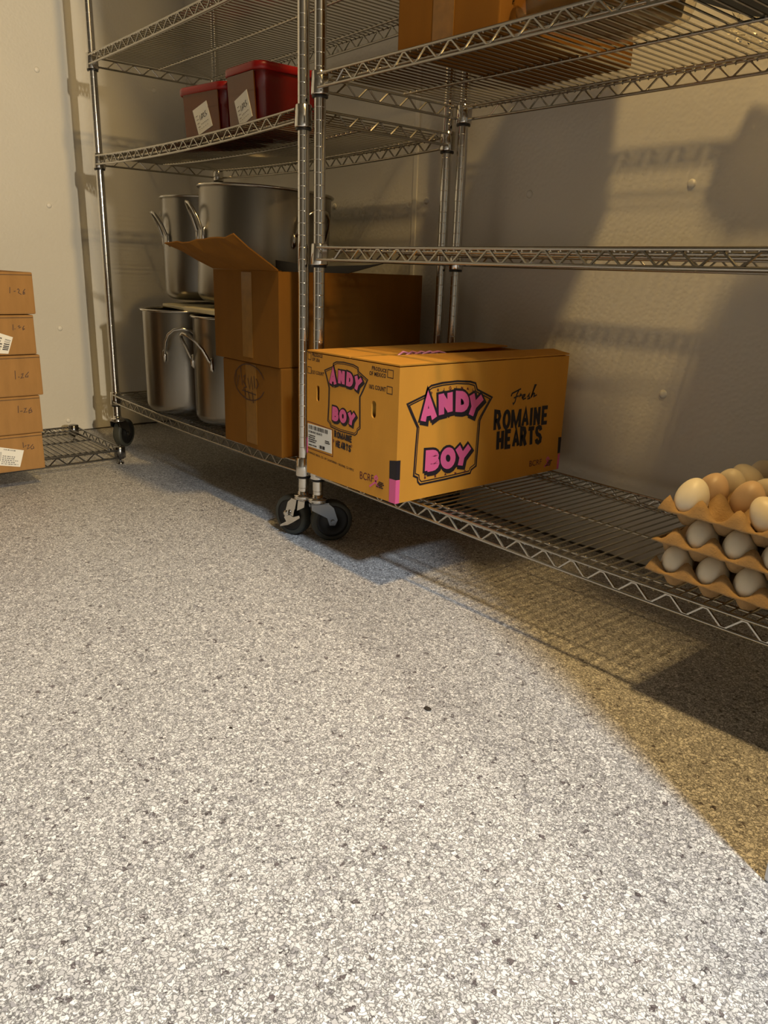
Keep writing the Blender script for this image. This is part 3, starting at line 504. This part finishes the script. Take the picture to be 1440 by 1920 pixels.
# prints
pf = lambda: Print((lx0, ly0, lz0), (1, 0, 0), (0, 0, 1)); pr_ = lambda: Print((lx1, ly0, lz0), (0, 1, 0), (0, 0, 1))
def shrink(pts, k):
    cx = sum(p[0] for p in pts)/len(pts); cy = sum(p[1] for p in pts)/len(pts); return [(cx+(x-cx)*k, cy+(y-cy)*k) for x, y in pts]
for side, mk, w_ in (('r', pr_, 1.0), ('f', pf, .62)):
    bd = ART[side+'_badge']
    a = mk(); a.ribbon(bd, .0040*w_, .0004, True); a.build('badge_outline', MT['ink'], t)
    a = mk(); a.ribbon(shrink(bd, .950), .0024*w_, .0004, True); a.build('badge_outline', MT['ink'], t)
    for wd in ('ANDY', 'BOY'):
        Q_ = ART[side+'_'+wd.lower()]
        a = mk()
        for ch, q in zip(wd, Q_):
            a.glyph(ch, q, .0250*w_, .0004, ext=.0045*w_); a.glyph(ch, q, .0250*w_, .0004, ext=.0045*w_, dx=.0045*w_, dy=-.0050*w_)
        a.build('letter_shadow', MT['ink'], t)
        a = mk()
        for ch, q in zip(wd, Q_): a.glyph(ch, q, .0150*w_, .0014)
        a.build('pink_lettering', MT['pink'], t, label='pink letters reading '+wd)
    a = mk()
    if side == 'r':
        for ch, q in zip('ORIGINAL', ART['r_orig']): a.glyph(ch, q, .0016, .0004)
    else:
        for i, ch in enumerate('ORIGINAL'):
            x = .103+.0092*i; z = .238-.00003*(i-3.5)**2*8; a.glyph(ch, [(x, z), (x+.005, z), (x+.005, z+.006), (x, z+.006)], .001, .0004)
    a.mb.build('small_lettering', MT['inkred'], t, kind='stuff', label='small letters ORIGINAL')
    a = mk()
    if side == 'r':
        for ch, q in zip('BRAND', ART['r_brand']): a.glyph(ch, q, .0016, .0004)
    else:
        for i, ch in enumerate('BRAND'):
            x = .098+.0155*i; z = .0870; a.glyph(ch, [(x, z), (x+.006, z), (x+.006, z+.007), (x, z+.007)], .001, .0004)
    a.mb.build('small_lettering', MT['inkred'], t, kind='stuff', label='small letters BRAND')
def strokeword(mk, txt, q, w_):
    bl, br, tr, tl = [Vector(v) for v in q]; wd = {'I': .42, 'M': 1.22}; tot = sum(wd.get(c, 1) for c in txt); a = mk(); x = 0
    for c in txt:
        g = wd.get(c, 1)/tot; u0, u1 = x + .11/tot, x + g - .11/tot; x += g
        a.glyph(c if c != 'O' else 'OO', [tuple(bl.lerp(br, u0)), tuple(bl.lerp(br, u1)), tuple(tl.lerp(tr, u1)), tuple(tl.lerp(tr, u0))], w_, .0004)
    a.build('lettering', MT['ink'], t, label='black printed '+txt)
GLY['OO'] = [arcp(.5, .5, .40, .44, 0, 360, 18)]
def word(mk, txt, q, bold, m='ink', nm='lettering', lab=None):
    a = mk(); a.text(txt, q, bold=bold); a.build(nm, MT[m], t, label=lab or 'black printed '+txt)
strokeword(pr_, 'ROMAINE', ART['r_romaine'], .0090); strokeword(pr_, 'HEARTS', ART['r_hearts'], .0098); word(pr_, 'BCRF', ART['r_bcrf'], 0, 'inkred')
a = pr_()
for st in ART['r_fresh']: a.ribbon(st, .0034)
a.mb.build('script_lettering', MT['ink'], t, kind='stuff', label='black script word Fresh')
a = pr_(); textlines(a, ART['r_small'], 4, 5); a.mb.build('small_print', MT['ink'], t, kind='stuff')
a = pr_(); a.poly(ART['r_kfar'][3:4] + [tuple(Vector(ART['r_kfar'][0]).lerp(Vector(ART['r_kfar'][3]), .5))] + [(.5178, ART['r_kfar'][1][1]+.04), (.5178, ART['r_kfar'][2][1])]); a.build('corner_stripe', MT['ink'], t)
a = pr_(); a.poly([(0, .0490), (.0098, .0485), (.0098, .0875), (0, .0880)], .0005); a.build('corner_stripe', MT['ink'], t)
for tx, k in (('PRODUCE', 'f_prod1'), ('OF USA', 'f_usa'), ('12/3 COUNT', 'f_cnt1'), ('PRODUCE', 'f_prod2'), ('OF MEXICO', 'f_mex'), ('18/2 COUNT', 'f_cnt2')): word(pf, tx, ART[k], .03)
strokeword(pf, 'ROMAINE', ART['f_romaine'], .0036); strokeword(pf, 'HEARTS', ART['f_hearts'], .0036); word(pf, 'BCRF', ART['f_bcrf'], 0, 'inkred')
word(pf, "D'ARRIGO BROS. CO. OF CALIFORNIA \u2022 SALINAS, CA 93912", ART['f_addr'], .02, lab='tiny address line')
for k in ('f_c1', 'f_c2', 'f_c3', 'f_c4'): a = pf(); a.ribbon(ART[k], .0014, .0004, True); a.build('check_box', MT['ink'], t)
a = pf(); textlines(a, ART['f_small'], 4, 9); a.mb.build('small_print', MT['ink'], t, kind='stuff')
a = pf(); a.poly([(.2865, .0485), (.306, .0490), (.306, .0880), (.2855, .0845)], .0005); a.build('corner_stripe', MT['ink'], t)
a = pf(); a.ribbon(ART['f_frame'], .0016, .0004, True); a.build('label_frame_print', MT['inkred'], t)
for mk, k in ((pf, 'f_ribbon'), (pr_, 'r_ribbon')): a = mk(); a.ribbon(ART[k], .0036); a.build('ribbon_emblem', MT['pink'], t)
for mk, q in ((pf, [(.2875, 0), (.306, 0), (.306, .0485), (.2865, .0480)]), (pf, [(0, .045), (.004, .045), (.004, .080), (0, .080)]), (pr_, [(0, 0), (.0098, 0), (.0098, .0480), (0, .0485)]), (pr_, [(.511, .001), (.5178, .001), (.5178, .038), (.511, .038)])):
    a = mk(); a.poly(q, .0005); a.build('corner_stripe', MT['pink'], t, label='pink corner stripe')
a = pf(); q = ART['f_label']; a.poly(q, .0006); lb = a.build('sticker', MT['white'], t, label='white sticker with barcode on the short side')
Q = [Vector(v) for v in q]; f_ = lambda a_, b_: tuple(Q[0]*(1-a_)*(1-b_) + Q[1]*a_*(1-b_) + Q[2]*a_*b_ + Q[3]*(1-a_)*b_
                                                     ); qq = lambda a0, b0, a1, b1: [f_(a0, b0), f_(a1, b0), f_(a1, b1), f_(a0, b1)]
a = pf(); barcode(a, qq(.05, .78, .85, .95), 42, 2); a.text('ROMAINE HEARTS', qq(.04, .62, .62, .72), .0008, bold=.03); textlines(a, qq(.04, .2, .4, .56), 4, 7); textlines(a, qq(.04, .05, .5, .14), 1, 8); textlines(a, qq(.74, .35, .95, .5), 2, 9); barcode(a, qq(.5, .06, .72, .2), 14, 3)
a.build('sticker_print', MT['ink'], lb)
# ---------------------------------------------------------------- stock pots
def pot(label, c, z0, r, h, hang, tilt=None, hz=.72, hw=.055, hp=1.0, group='stock pots on the left rack'):
    t = thing('stock_pot', label, 'pot', (c[0], c[1], z0), group=group)
    T = Matrix.Translation((c[0], c[1], z0))
    if tilt: T = T @ Matrix.Rotation(tilt[1], 4, Vector(tilt[0]))
    b = MB(); rb = .03
    prof = [(.001, 0), (r-rb, 0)] + [(r-rb+rb*math.sin(a*PI/12), rb-rb*math.cos(a*PI/12)) for a in range(1, 7)] + [(r, h-.012), (r-.0015, h-.006), (r-.0015, h-.002), (r-.004, h-.002), (r-.004, .035), (r-.03, .005), (.001, .004)]
    b.lathe(prof, 64, close=False); b.xf(T); b.build('pot_body', MT['steel'], t)
    rim = MB(); rim.lathe([(r-.005, h-.004), (r-.004, h), (r+.005, h+.001), (r+.008, h-.002), (r+.006, h-.006), (r-.001, h-.007)], 64, close=False); rim.xf(T); rim.build('rolled_rim', MT['steel_rim'], t)
    for ang in hang:
        H = MB(); pts = []; R_ = Matrix.Rotation(ang, 4, 'Z'); zc = h*hz
        seq = [(-1, -.045, .002), (-.97, -.030, .012), (-.9, .0, .026), (-.72, .022, .038), (-.42, .036, .045), (0, .040, .048), (.42, .036, .045), (.72, .022, .038), (.9, .0, .026), (.97, -.030, .012), (1, -.045, .002)]
        for s_, dz, do in seq:
            lat = s_*hw; rad = math.sqrt(max(r*r-lat*lat, 0)) + do*hp; pts.append((rad, lat, zc+dz))
        H.tube([pts[0]] + pts, .0048, 8)
        for s_ in (-1, 1):
            lat = s_*hw; rad = math.sqrt(r*r-lat*lat); H.tube([(rad-.001, lat, zc-.064), (rad+.003, lat, zc-.056), (rad+.004, lat, zc-.034), (rad+.001, lat, zc-.026)], [.004, .008, .008, .004], 8)
        H.xf(T @ R_); H.build('handle', MT['steel_rim'], t)
    return t
az = lambda c: math.atan2(CAMPOS[1]-c[1], CAMPOS[0]-c[0])
c1 = (-.852, .084); c2 = (-.597, .124); c3 = (-.608, .226); c4 = (-.990, .235)
pot('lower left steel stock pot with looped handle facing out, boards on its rim', c1, .190, .121, .317, [az(c1)-.02, az(c1)+PI])
pot('lower steel stock pot wedged against the brown cartons', c2, .189, .121, .312, [az(c2)-1.03, az(c2)+PI-1.03])
t_ax = Vector((math.cos(az(c3)), math.sin(az(c3)), 0))
pot('biggest steel stock pot, upper tier, behind the raised carton flap', c3, .531, .190, .318, [az(c3)-1.38, az(c3)+.74], tilt=(tuple(t_ax), -.05), hz=.72, hw=.06, hp=.75)
pot('narrower upper steel stock pot at the left, half hidden by the biggest pot', c4, .529, .125, .318, [az(c4)-1.42, az(c4)+1.7], hp=.7)
def board(label, pts, z0, th):
    a = [Vector((*p, z0)) for p in pts]; mb = MB(); n = len(a); mb.add(a + [p + Vector((0, 0, th)) for p in a], [tuple(range(n))[::-1], tuple(range(n, 2*n))] + [(i, (i+1) % n, (i+1) % n+n, i+n) for i in range(n)])
    cx = sum(p[0] for p in pts)/n; cy = sum(p[1] for p in pts)/n
    o = mb.build('cutting_board', MT['cream'], None, loc=(cx, cy, z0), bevel=.003); return tag(o, label, 'board')
board('cream cutting board lying across the rim of the lower left pot', [(-.972, .075), (-.74, .035), (-.72, .36), (-1.12, .37)], .508, .010)
board('thicker cream board bridging the lower pots beside the cartons', [(-.715, .022), (-.475, .012), (-.43, .33), (-.70, .35)], .508, .014)
# ---------------------------------------------------------------- red tubs
def tub(label, x0, x1, y0, y1, z0, h, rz=0):
    cx, cy = (x0+x1)/2, (y0+y1)/2; t = thing('food_tub', label, 'tub', (cx, cy, z0), group='red lidded tubs')
    def rr(hx, hy, r, z): 
        pts = []
        for sx, sy, a0 in ((1, 1, 0), (-1, 1, 90), (-1, -1, 180), (1, -1, 270)):
            for k in range(5):
                a = math.radians(a0+k*22.5); pts.append((sx*(hx-r)+r*math.cos(a), sy*(hy-r)+r*math.sin(a), z))
        return pts
    hx, hy = (x1-x0)/2, (y1-y0)/2; T = Matrix.Translation((cx, cy, z0)) @ Matrix.Rotation(rz, 4, 'Z')
    def loft(levels, cap=True):
        mb = MB(); n = 20; vs = []; fs = []
        for sx, z, rad in levels: vs += rr(hx*sx, hy*sx, rad, z)
        for i in range(len(levels)-1):
            for j in range(n): fs.append((i*n+j, i*n+(j+1) % n, (i+1)*n+(j+1) % n, (i+1)*n+j))
        mb.add(vs, fs, True)
        if cap: mb.add(vs[:n], [tuple(range(n))[::-1]]); mb.add(vs[-n:], [tuple(range(n))])
        mb.xf(T); return mb
    loft([(.86, .0, .02), (.88, .004, .024), (.905, h*.62, .026), (.93, h*.64, .026), (.95, h-.004, .028)]).build('tub_body', MT['redbody'], t)
    loft([(1.0, h-.012, .03), (1.03, h-.010, .032), (1.03, h+.002, .032), (1.0, h+.006, .03), (.95, h+.007, .03), (.93, h+.004, .028)]).build('lid', MT['red'], t)
    # paler food level panel showing through the front wall
    return t, T, hx, hy
tubs = [('red food tub with a square label, left of the two on the middle shelf', -.662, -.462, .008, .205, .9605, .118, .16, (.005, .046)),
        ('taller red food tub with a square label, beside the chrome posts', -.432, -.262, .012, .215, .9615, .133, 0.0, (.008, .044))]
for lab, x0, x1, y0, y1, z0, h, rz, lo in tubs:
    t, T, hx, hy = tub(lab, x0, x1, y0, y1, z0, h, rz)
    R_ = T.to_3x3(); o = T @ Vector((0, -hy*.905, 0)); 
    pr = Print(o + Vector((0, 0, 0)), R_ @ Vector((1, 0, 0)), R_ @ Vector((0, -.06, 1)))
    w_ = hx*.72; pr.poly([(-w_, .004), (w_, .004), (w_*1.0, h*.90), (-w_*1.0, h*.90)], .0028); pr.ribbon([(-w_, h*.60), (w_, h*.60)], .0016, .0034); pr.build('food_level', MT['contents'], t, label='brown food seen through the tub wall')
    pr = Print(o, R_ @ Vector((1, 0, 0)), R_ @ Vector((0, -.06, 1)))
    a = .026; cx, cz = lo; ca, sa = math.cos(.30), math.sin(.30); rot = lambda x, y: (cx + 1.15*x*ca - y*sa, cz + 1.15*x*sa + y*ca)
    pr.poly([rot(-a*1.05, -a*1.2), rot(a*1.05, -a*1.2), rot(a*1.05, a*1.2), rot(-a*1.05, a*1.2)], .0042); lb = pr.build('sticker', MT['white'], t, label='white handwritten date sticker')
    pr = Print(o, R_ @ Vector((1, 0, 0)), R_ @ Vector((0, -.06, 1))); pr.o = pr.o + pr.n*.0038
    for st in ([(-.008, -.002), (-.006, .010)], [(-.003, -.003), (.001, .010), (.005, .008), (.003, .002), (-.001, .001)], [(.006, .010), (.010, .008), (.007, .002), (.012, -.002)], [(.018, .011), (.014, .010), (.015, .005), (.019, .002), (.014, -.001)]): pr.ribbon([rot(x, y) for x, y in st], .0016, .0012)
    for k in range(4): pr.ribbon([rot(-.021, .012-.009*k), rot(-.013, .012-.009*k)], .0012, .0012)
    for k in range(5): pr.ribbon([rot(-.008+.006*k, -.012), rot(-.005+.006*k, -.012)], .0014, .0012); pr.ribbon([rot(-.020+.008*k, -.021), rot(-.016+.008*k, -.021)], .0008, .0012)
    pr.build('sticker_writing', MT['ink'], lb)
# ---------------------------------------------------------------- things on the upper right shelf
t = thing('tall_carton', 'plain brown carton with wide tape strip on the upper right shelf', 'box', (.37, .2, 1.03))
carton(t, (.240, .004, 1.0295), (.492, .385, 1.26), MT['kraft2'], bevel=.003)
MB().box((.335, .0025, 1.032), (.387, .0048, 1.258)).build('packing_tape', MT['tape'], t, label='wide tan tape strip')
t = thing('shade_carton', 'unseen brown carton added on the topmost right shelf to shade the wall', 'box', (.38, .2, 1.87))  # carton above the view, added to keep cooler light off the back wall
carton(t, (.03, .005, 1.8705), (.76, .41, 2.15), MT['kraft2'], bevel=.004)
MB().box((.36, .003, 1.873), (.41, .0055, 2.148)).build('packing_tape', MT['tape'], t)
# glazed loaves in a clear tub
def rotrect(cx, cy, hx, hy, ang): 
    ca, sa = math.cos(ang), math.sin(ang); return [(cx+x*ca-y*sa, cy+x*sa+y*ca) for x, y in ((-hx, -hy), (hx, -hy), (hx, hy), (-hx, hy))]
t = thing('clear_food_tray', 'clear plastic tray of golden brown glazed food beside the tall carton', 'tray', (.60, .09, 1.03))
def superell(cx, cy, hx, hy, ang, z, n=36, e=.32):
    out = []
    for j in range(n):
        a = 2*PI*j/n; c_, s_ = math.cos(a), math.sin(a); x = hx*math.copysign(abs(c_)**e, c_); y = hy*math.copysign(abs(s_)**e, s_); ca, sa = math.cos(ang), math.sin(ang); out.append((cx+x*ca-y*sa, cy+x*sa+y*ca, z))
    return out
def loftrings(rings, cap0=True, cap1=True, smooth=True):
    n = len(rings[0]); vs = [v for r in rings for v in r]; fs = [(i*n+j, i*n+(j+1) % n, (i+1)*n+(j+1) % n, (i+1)*n+j) for i in range(len(rings)-1) for j in range(n)]; mb = MB(); mb.add(vs, fs, smooth)
    if cap0: mb.add(rings[0], [tuple(range(n))[::-1]])
    if cap1: mb.add(rings[-1], [tuple(range(n))])
    return mb
TA = -.28; TC = (.616, .112)
glaze = mat('glazed_golden_food', (.50, .20, .045), .22, spec=.6, noise_s=9, col2=(.16, .045, .012), bump=.5, bump_s=25)
yel = mat('pale_yellow_food', (.30, .15, .035), .4, noise_s=12, noise_a=.4)
clear = mat('clear_plastic', (.95, .92, .85), .04, trans=1, bump=.12, bump_s=18); clear.node_tree.nodes['Principled BSDF'].inputs['IOR'].default_value = 1.12
bagm = mat('crumpled_clear_film', (.93, .91, .85), .05, trans=1, bump=.2, bump_s=30); bagm.node_tree.nodes['Principled BSDF'].inputs['IOR'].default_value = 1.2
rg = [superell(TC[0], TC[1], .088*k, .108*k, TA, z) for k, z in ((.9, 1.034), (.96, 1.037), (1.0, 1.075))]
mb = loftrings(rg); mb.build('food_base', yel, t, label='pale yellow lower layer')
for (dx, dy, rx, ry, rz_) in ((-.035, -.055, .055, .052, .052), (.042, -.052, .050, .052, .046), (-.022, .045, .062, .058, .052), (.045, .05, .042, .055, .048)):
    g = MB(); ico = bmesh.new(); bmesh.ops.create_icosphere(ico, subdivisions=3, radius=1)
    vs = []; 
    for v in ico.verts:
        k = 1 + .16*noise.noise(v.co*2.1 + Vector((dx*90, dy*70, 0))); vs.append((TC[0]+dx+v.co.x*rx*k*1.1, TC[1]+dy+v.co.y*ry*k*1.1, 1.092+v.co.z*rz_*k*1.1))
    g.add(vs, [tuple(v.index for v in f.verts) for f in ico.faces], True); ico.free(); g.build('glazed_piece', glaze, t)
rg = [superell(TC[0], TC[1], .100*k, .120*k, TA, z) for k, z in ((.90, 1.0302), (.95, 1.032), (.985, 1.045), (1.0, 1.058), (1.04, 1.061), (1.04, 1.066))]
rg += [superell(TC[0], TC[1], .100*k, .120*k, TA, z) for k, z in ((.99, 1.064), (.975, 1.045), (.94, 1.0335), (.88, 1.0318))]
loftrings(rg, True, True).build('clear_shell', clear, t)
t = thing('grey_tub', 'dark grey plastic tub at the right end of the upper shelf', 'tub', (.90, .14, 1.03))
rg = [superell(.915, .145, .145*k, .135*k, -.15, z, 40, .5) for k, z in ((.9, 1.0302), (.96, 1.034), (1.0, 1.06), (1.05, 1.12), (1.09, 1.122), (1.09, 1.132), (1.03, 1.13), (.97, 1.06), (.9, 1.042))]
loftrings(rg).build('tub_body', MT['grey_plastic'], t)
t = thing('clear_plastic_bag', 'crumpled clear plastic bag at the back of the upper right shelf', 'bag', (.79, .37, 1.03))
g = MB(); ico = bmesh.new(); bmesh.ops.create_icosphere(ico, subdivisions=4, radius=1)
vs = []
for v in ico.verts:
    k = 1 + .35*noise.noise(v.co*3.1) + .18*abs(noise.noise(v.co*8)); vs.append((.775+v.co.x*.085*k, .395+v.co.y*.045*k, max(1.0302, 1.066+v.co.z*.045*k)))
g.add(vs, [tuple(v.index for v in f.verts) for f in ico.faces], False); ico.free(); g.build('bag_film', bagm, t)
# ---------------------------------------------------------------- eggs in pulp trays
CW = .0565
def tray_mesh(off=0):
    nx, ny = 5, 5; S = 10; hx = nx*CW/2; n = nx*S; mb = MB(); vs = []; 
    def hgt(x, y):
        ex = max(abs(x), abs(y))
        cxp = math.cos(2*PI*(x+hx)/CW+off*PI); cyp = math.cos(2*PI*(y+hx)/CW)
        s_ = (cxp+cyp)/2; z = .026*s_**1.3 if s_ > 0 else -.0235*min(1, 1.25*abs(s_)**.75)
        k = max(0, min(1, (ex-(hx-.005))/.005)); return z*(1-k) + (.42*max(z, 0))*k
    hxo = hx+.005; xs = [-hxo] + [-hx+2*hx*i/n for i in range(n+1)] + [hxo]; W = len(xs)
    for y in xs:
        for x in xs:
            ed = abs(x) > hx or abs(y) > hx
            if ed: z = -.0012 + .0012*noise.noise(Vector((x*60, y*60, 0)))
            else: z = hgt(x, y)
            vs.append((x, y, z + .0008*noise.noise(Vector((x*90, y*90, 3)))))
    N_ = len(vs); vs2 = [(x, y, z-.0024) for x, y, z in vs]; fs = []
    for j in range(W-1):
        for i in range(W-1):
            q = (j*W+i, j*W+i+1, (j+1)*W+i+1, (j+1)*W+i); fs += [q, tuple(k+N_ for k in q[::-1])]
    ring = [i for i in range(W)] + [j*W+W-1 for j in range(1, W)] + [(W-1)*W+i for i in range(W-2, -1, -1)] + [j*W for j in range(W-2, 0, -1)]
    for i in range(len(ring)): a, b = ring[i], ring[(i+1) % len(ring)]; fs.append((a, a+N_, b+N_, b))
    mb.add(vs+vs2, fs, True); me = mb.mesh('egg_tray'); me.materials.append(MT['pulp']); return me
def egg_mesh(m_):
    prof = []
    for i in range(17):
        a = PI*i/16; z = -math.cos(a); r = math.sin(a)*(1-.10*z-.03*z*z)
        prof.append((max(r, .0005)*.0242, z*.0310))
    me = MB().lathe(prof, 24, close=False).mesh('egg'); me.materials.append(m_); return me
trme = tray_mesh(); trme2 = tray_mesh(1); EM = [egg_mesh(m_) for m_ in EGGM]
TX, TY = .902+.147, -.035+.147 
tiers = [(.2235, 0.0, 0, 'bottom', 'lowest'), (.2715, .003, .002, 'middle', 'middle'), (.3190, .006, .004, 'top', 'top')]
ordn = ['first', 'second', 'third', 'fourth', 'fifth', 'sixth']
for ti, (zr, dx, dy, nm_, nm2) in enumerate(tiers):
    o = link('egg_tray', trme2 if ti == 1 else trme, None, (TX+dx, TY+dy, zr), (0, 0, (0, .012, -.01)[ti]))
    tag(o, {'bottom': 'brown pulp egg tray resting on the shelf wires, lowest of the stack', 'middle': 'brown pulp egg tray in the middle of the stack of three', 'top': 'brown pulp egg tray on top of the stack, full of bare eggs'}[nm_], 'egg tray', 'stacked egg trays')
    rnd = random.Random(11+ti)
    for ix in range(5):
        for iy in range(5):
            if ti < 2 and not (iy == 0 or ix == 0): continue
            if ti == 1 and ix > 3: continue
            if ti == 2 and (ix, iy) == (1, 0): continue
            x = TX+dx+(ix-2+(.5 if ti == 1 else 0))*CW; y = TY+dy+(iy-2)*CW
            k = rnd.choice((0, 0, 1, 1, 0, 2)) if ti == 2 else rnd.choice((1, 1, 0))
            tx, ty = rnd.uniform(-.30, .30), rnd.uniform(-.30, .30)
            if ti == 2: tx += .25; ty += rnd.choice((-.5, .3, .5))
            z = zr + (.0165 if ti == 2 else .0105)
            if ti < 2: tx *= .5; ty *= .5
            e = link('egg', EM[k], None, (x, y, z), (tx, ty, rnd.uniform(0, 6)))
            e.scale = (1, 1, 1) if ti == 2 else (.97, .97, .90)
            shade = ('cream', 'pale', 'tan')[k]
            if iy == 0: lab = '%s egg, %s from the left in the front row of the %s tray' % (shade, ordn[ix], nm_)
            elif ix == 0: lab = '%s egg, %s from the front in the leftmost column of the %s tray' % (shade, ordn[iy], nm_)
            else: lab = '%s egg in the %s tray, %s row from the front, %s from the left' % (shade, nm_, ordn[iy], ordn[ix])
            tag(e, lab, 'egg', 'eggs in the stacked trays')
# ---------------------------------------------------------------- crumbs on the floor
def crumb(x, y, s_, lab):
    ico = bmesh.new(); bmesh.ops.create_icosphere(ico, subdivisions=2, radius=1); vs = [(x+v.co.x*s_*1.6*(1+.4*noise.noise(v.co*2+Vector((x*50, 0, 0)))), y+v.co.y*s_*(1+.4*noise.noise(v.co*2)), .35*s_+v.co.z*s_*.4) for v in ico.verts]
    mb = MB().add(vs, [tuple(v.index for v in f.verts) for f in ico.faces]); ico.free(); tag(mb.build('crumb', MT['dirt'], None, loc=(x, y, 0)), lab, 'crumb', 'crumbs on the floor')
crumb(0.7365, -0.3178, 0.0045, 'dark crumb alone on the bright floor near the picture centre')
crumb(0.5991, -0.5815, 0.0022, 'tiny dark speck on the bright floor left of centre')
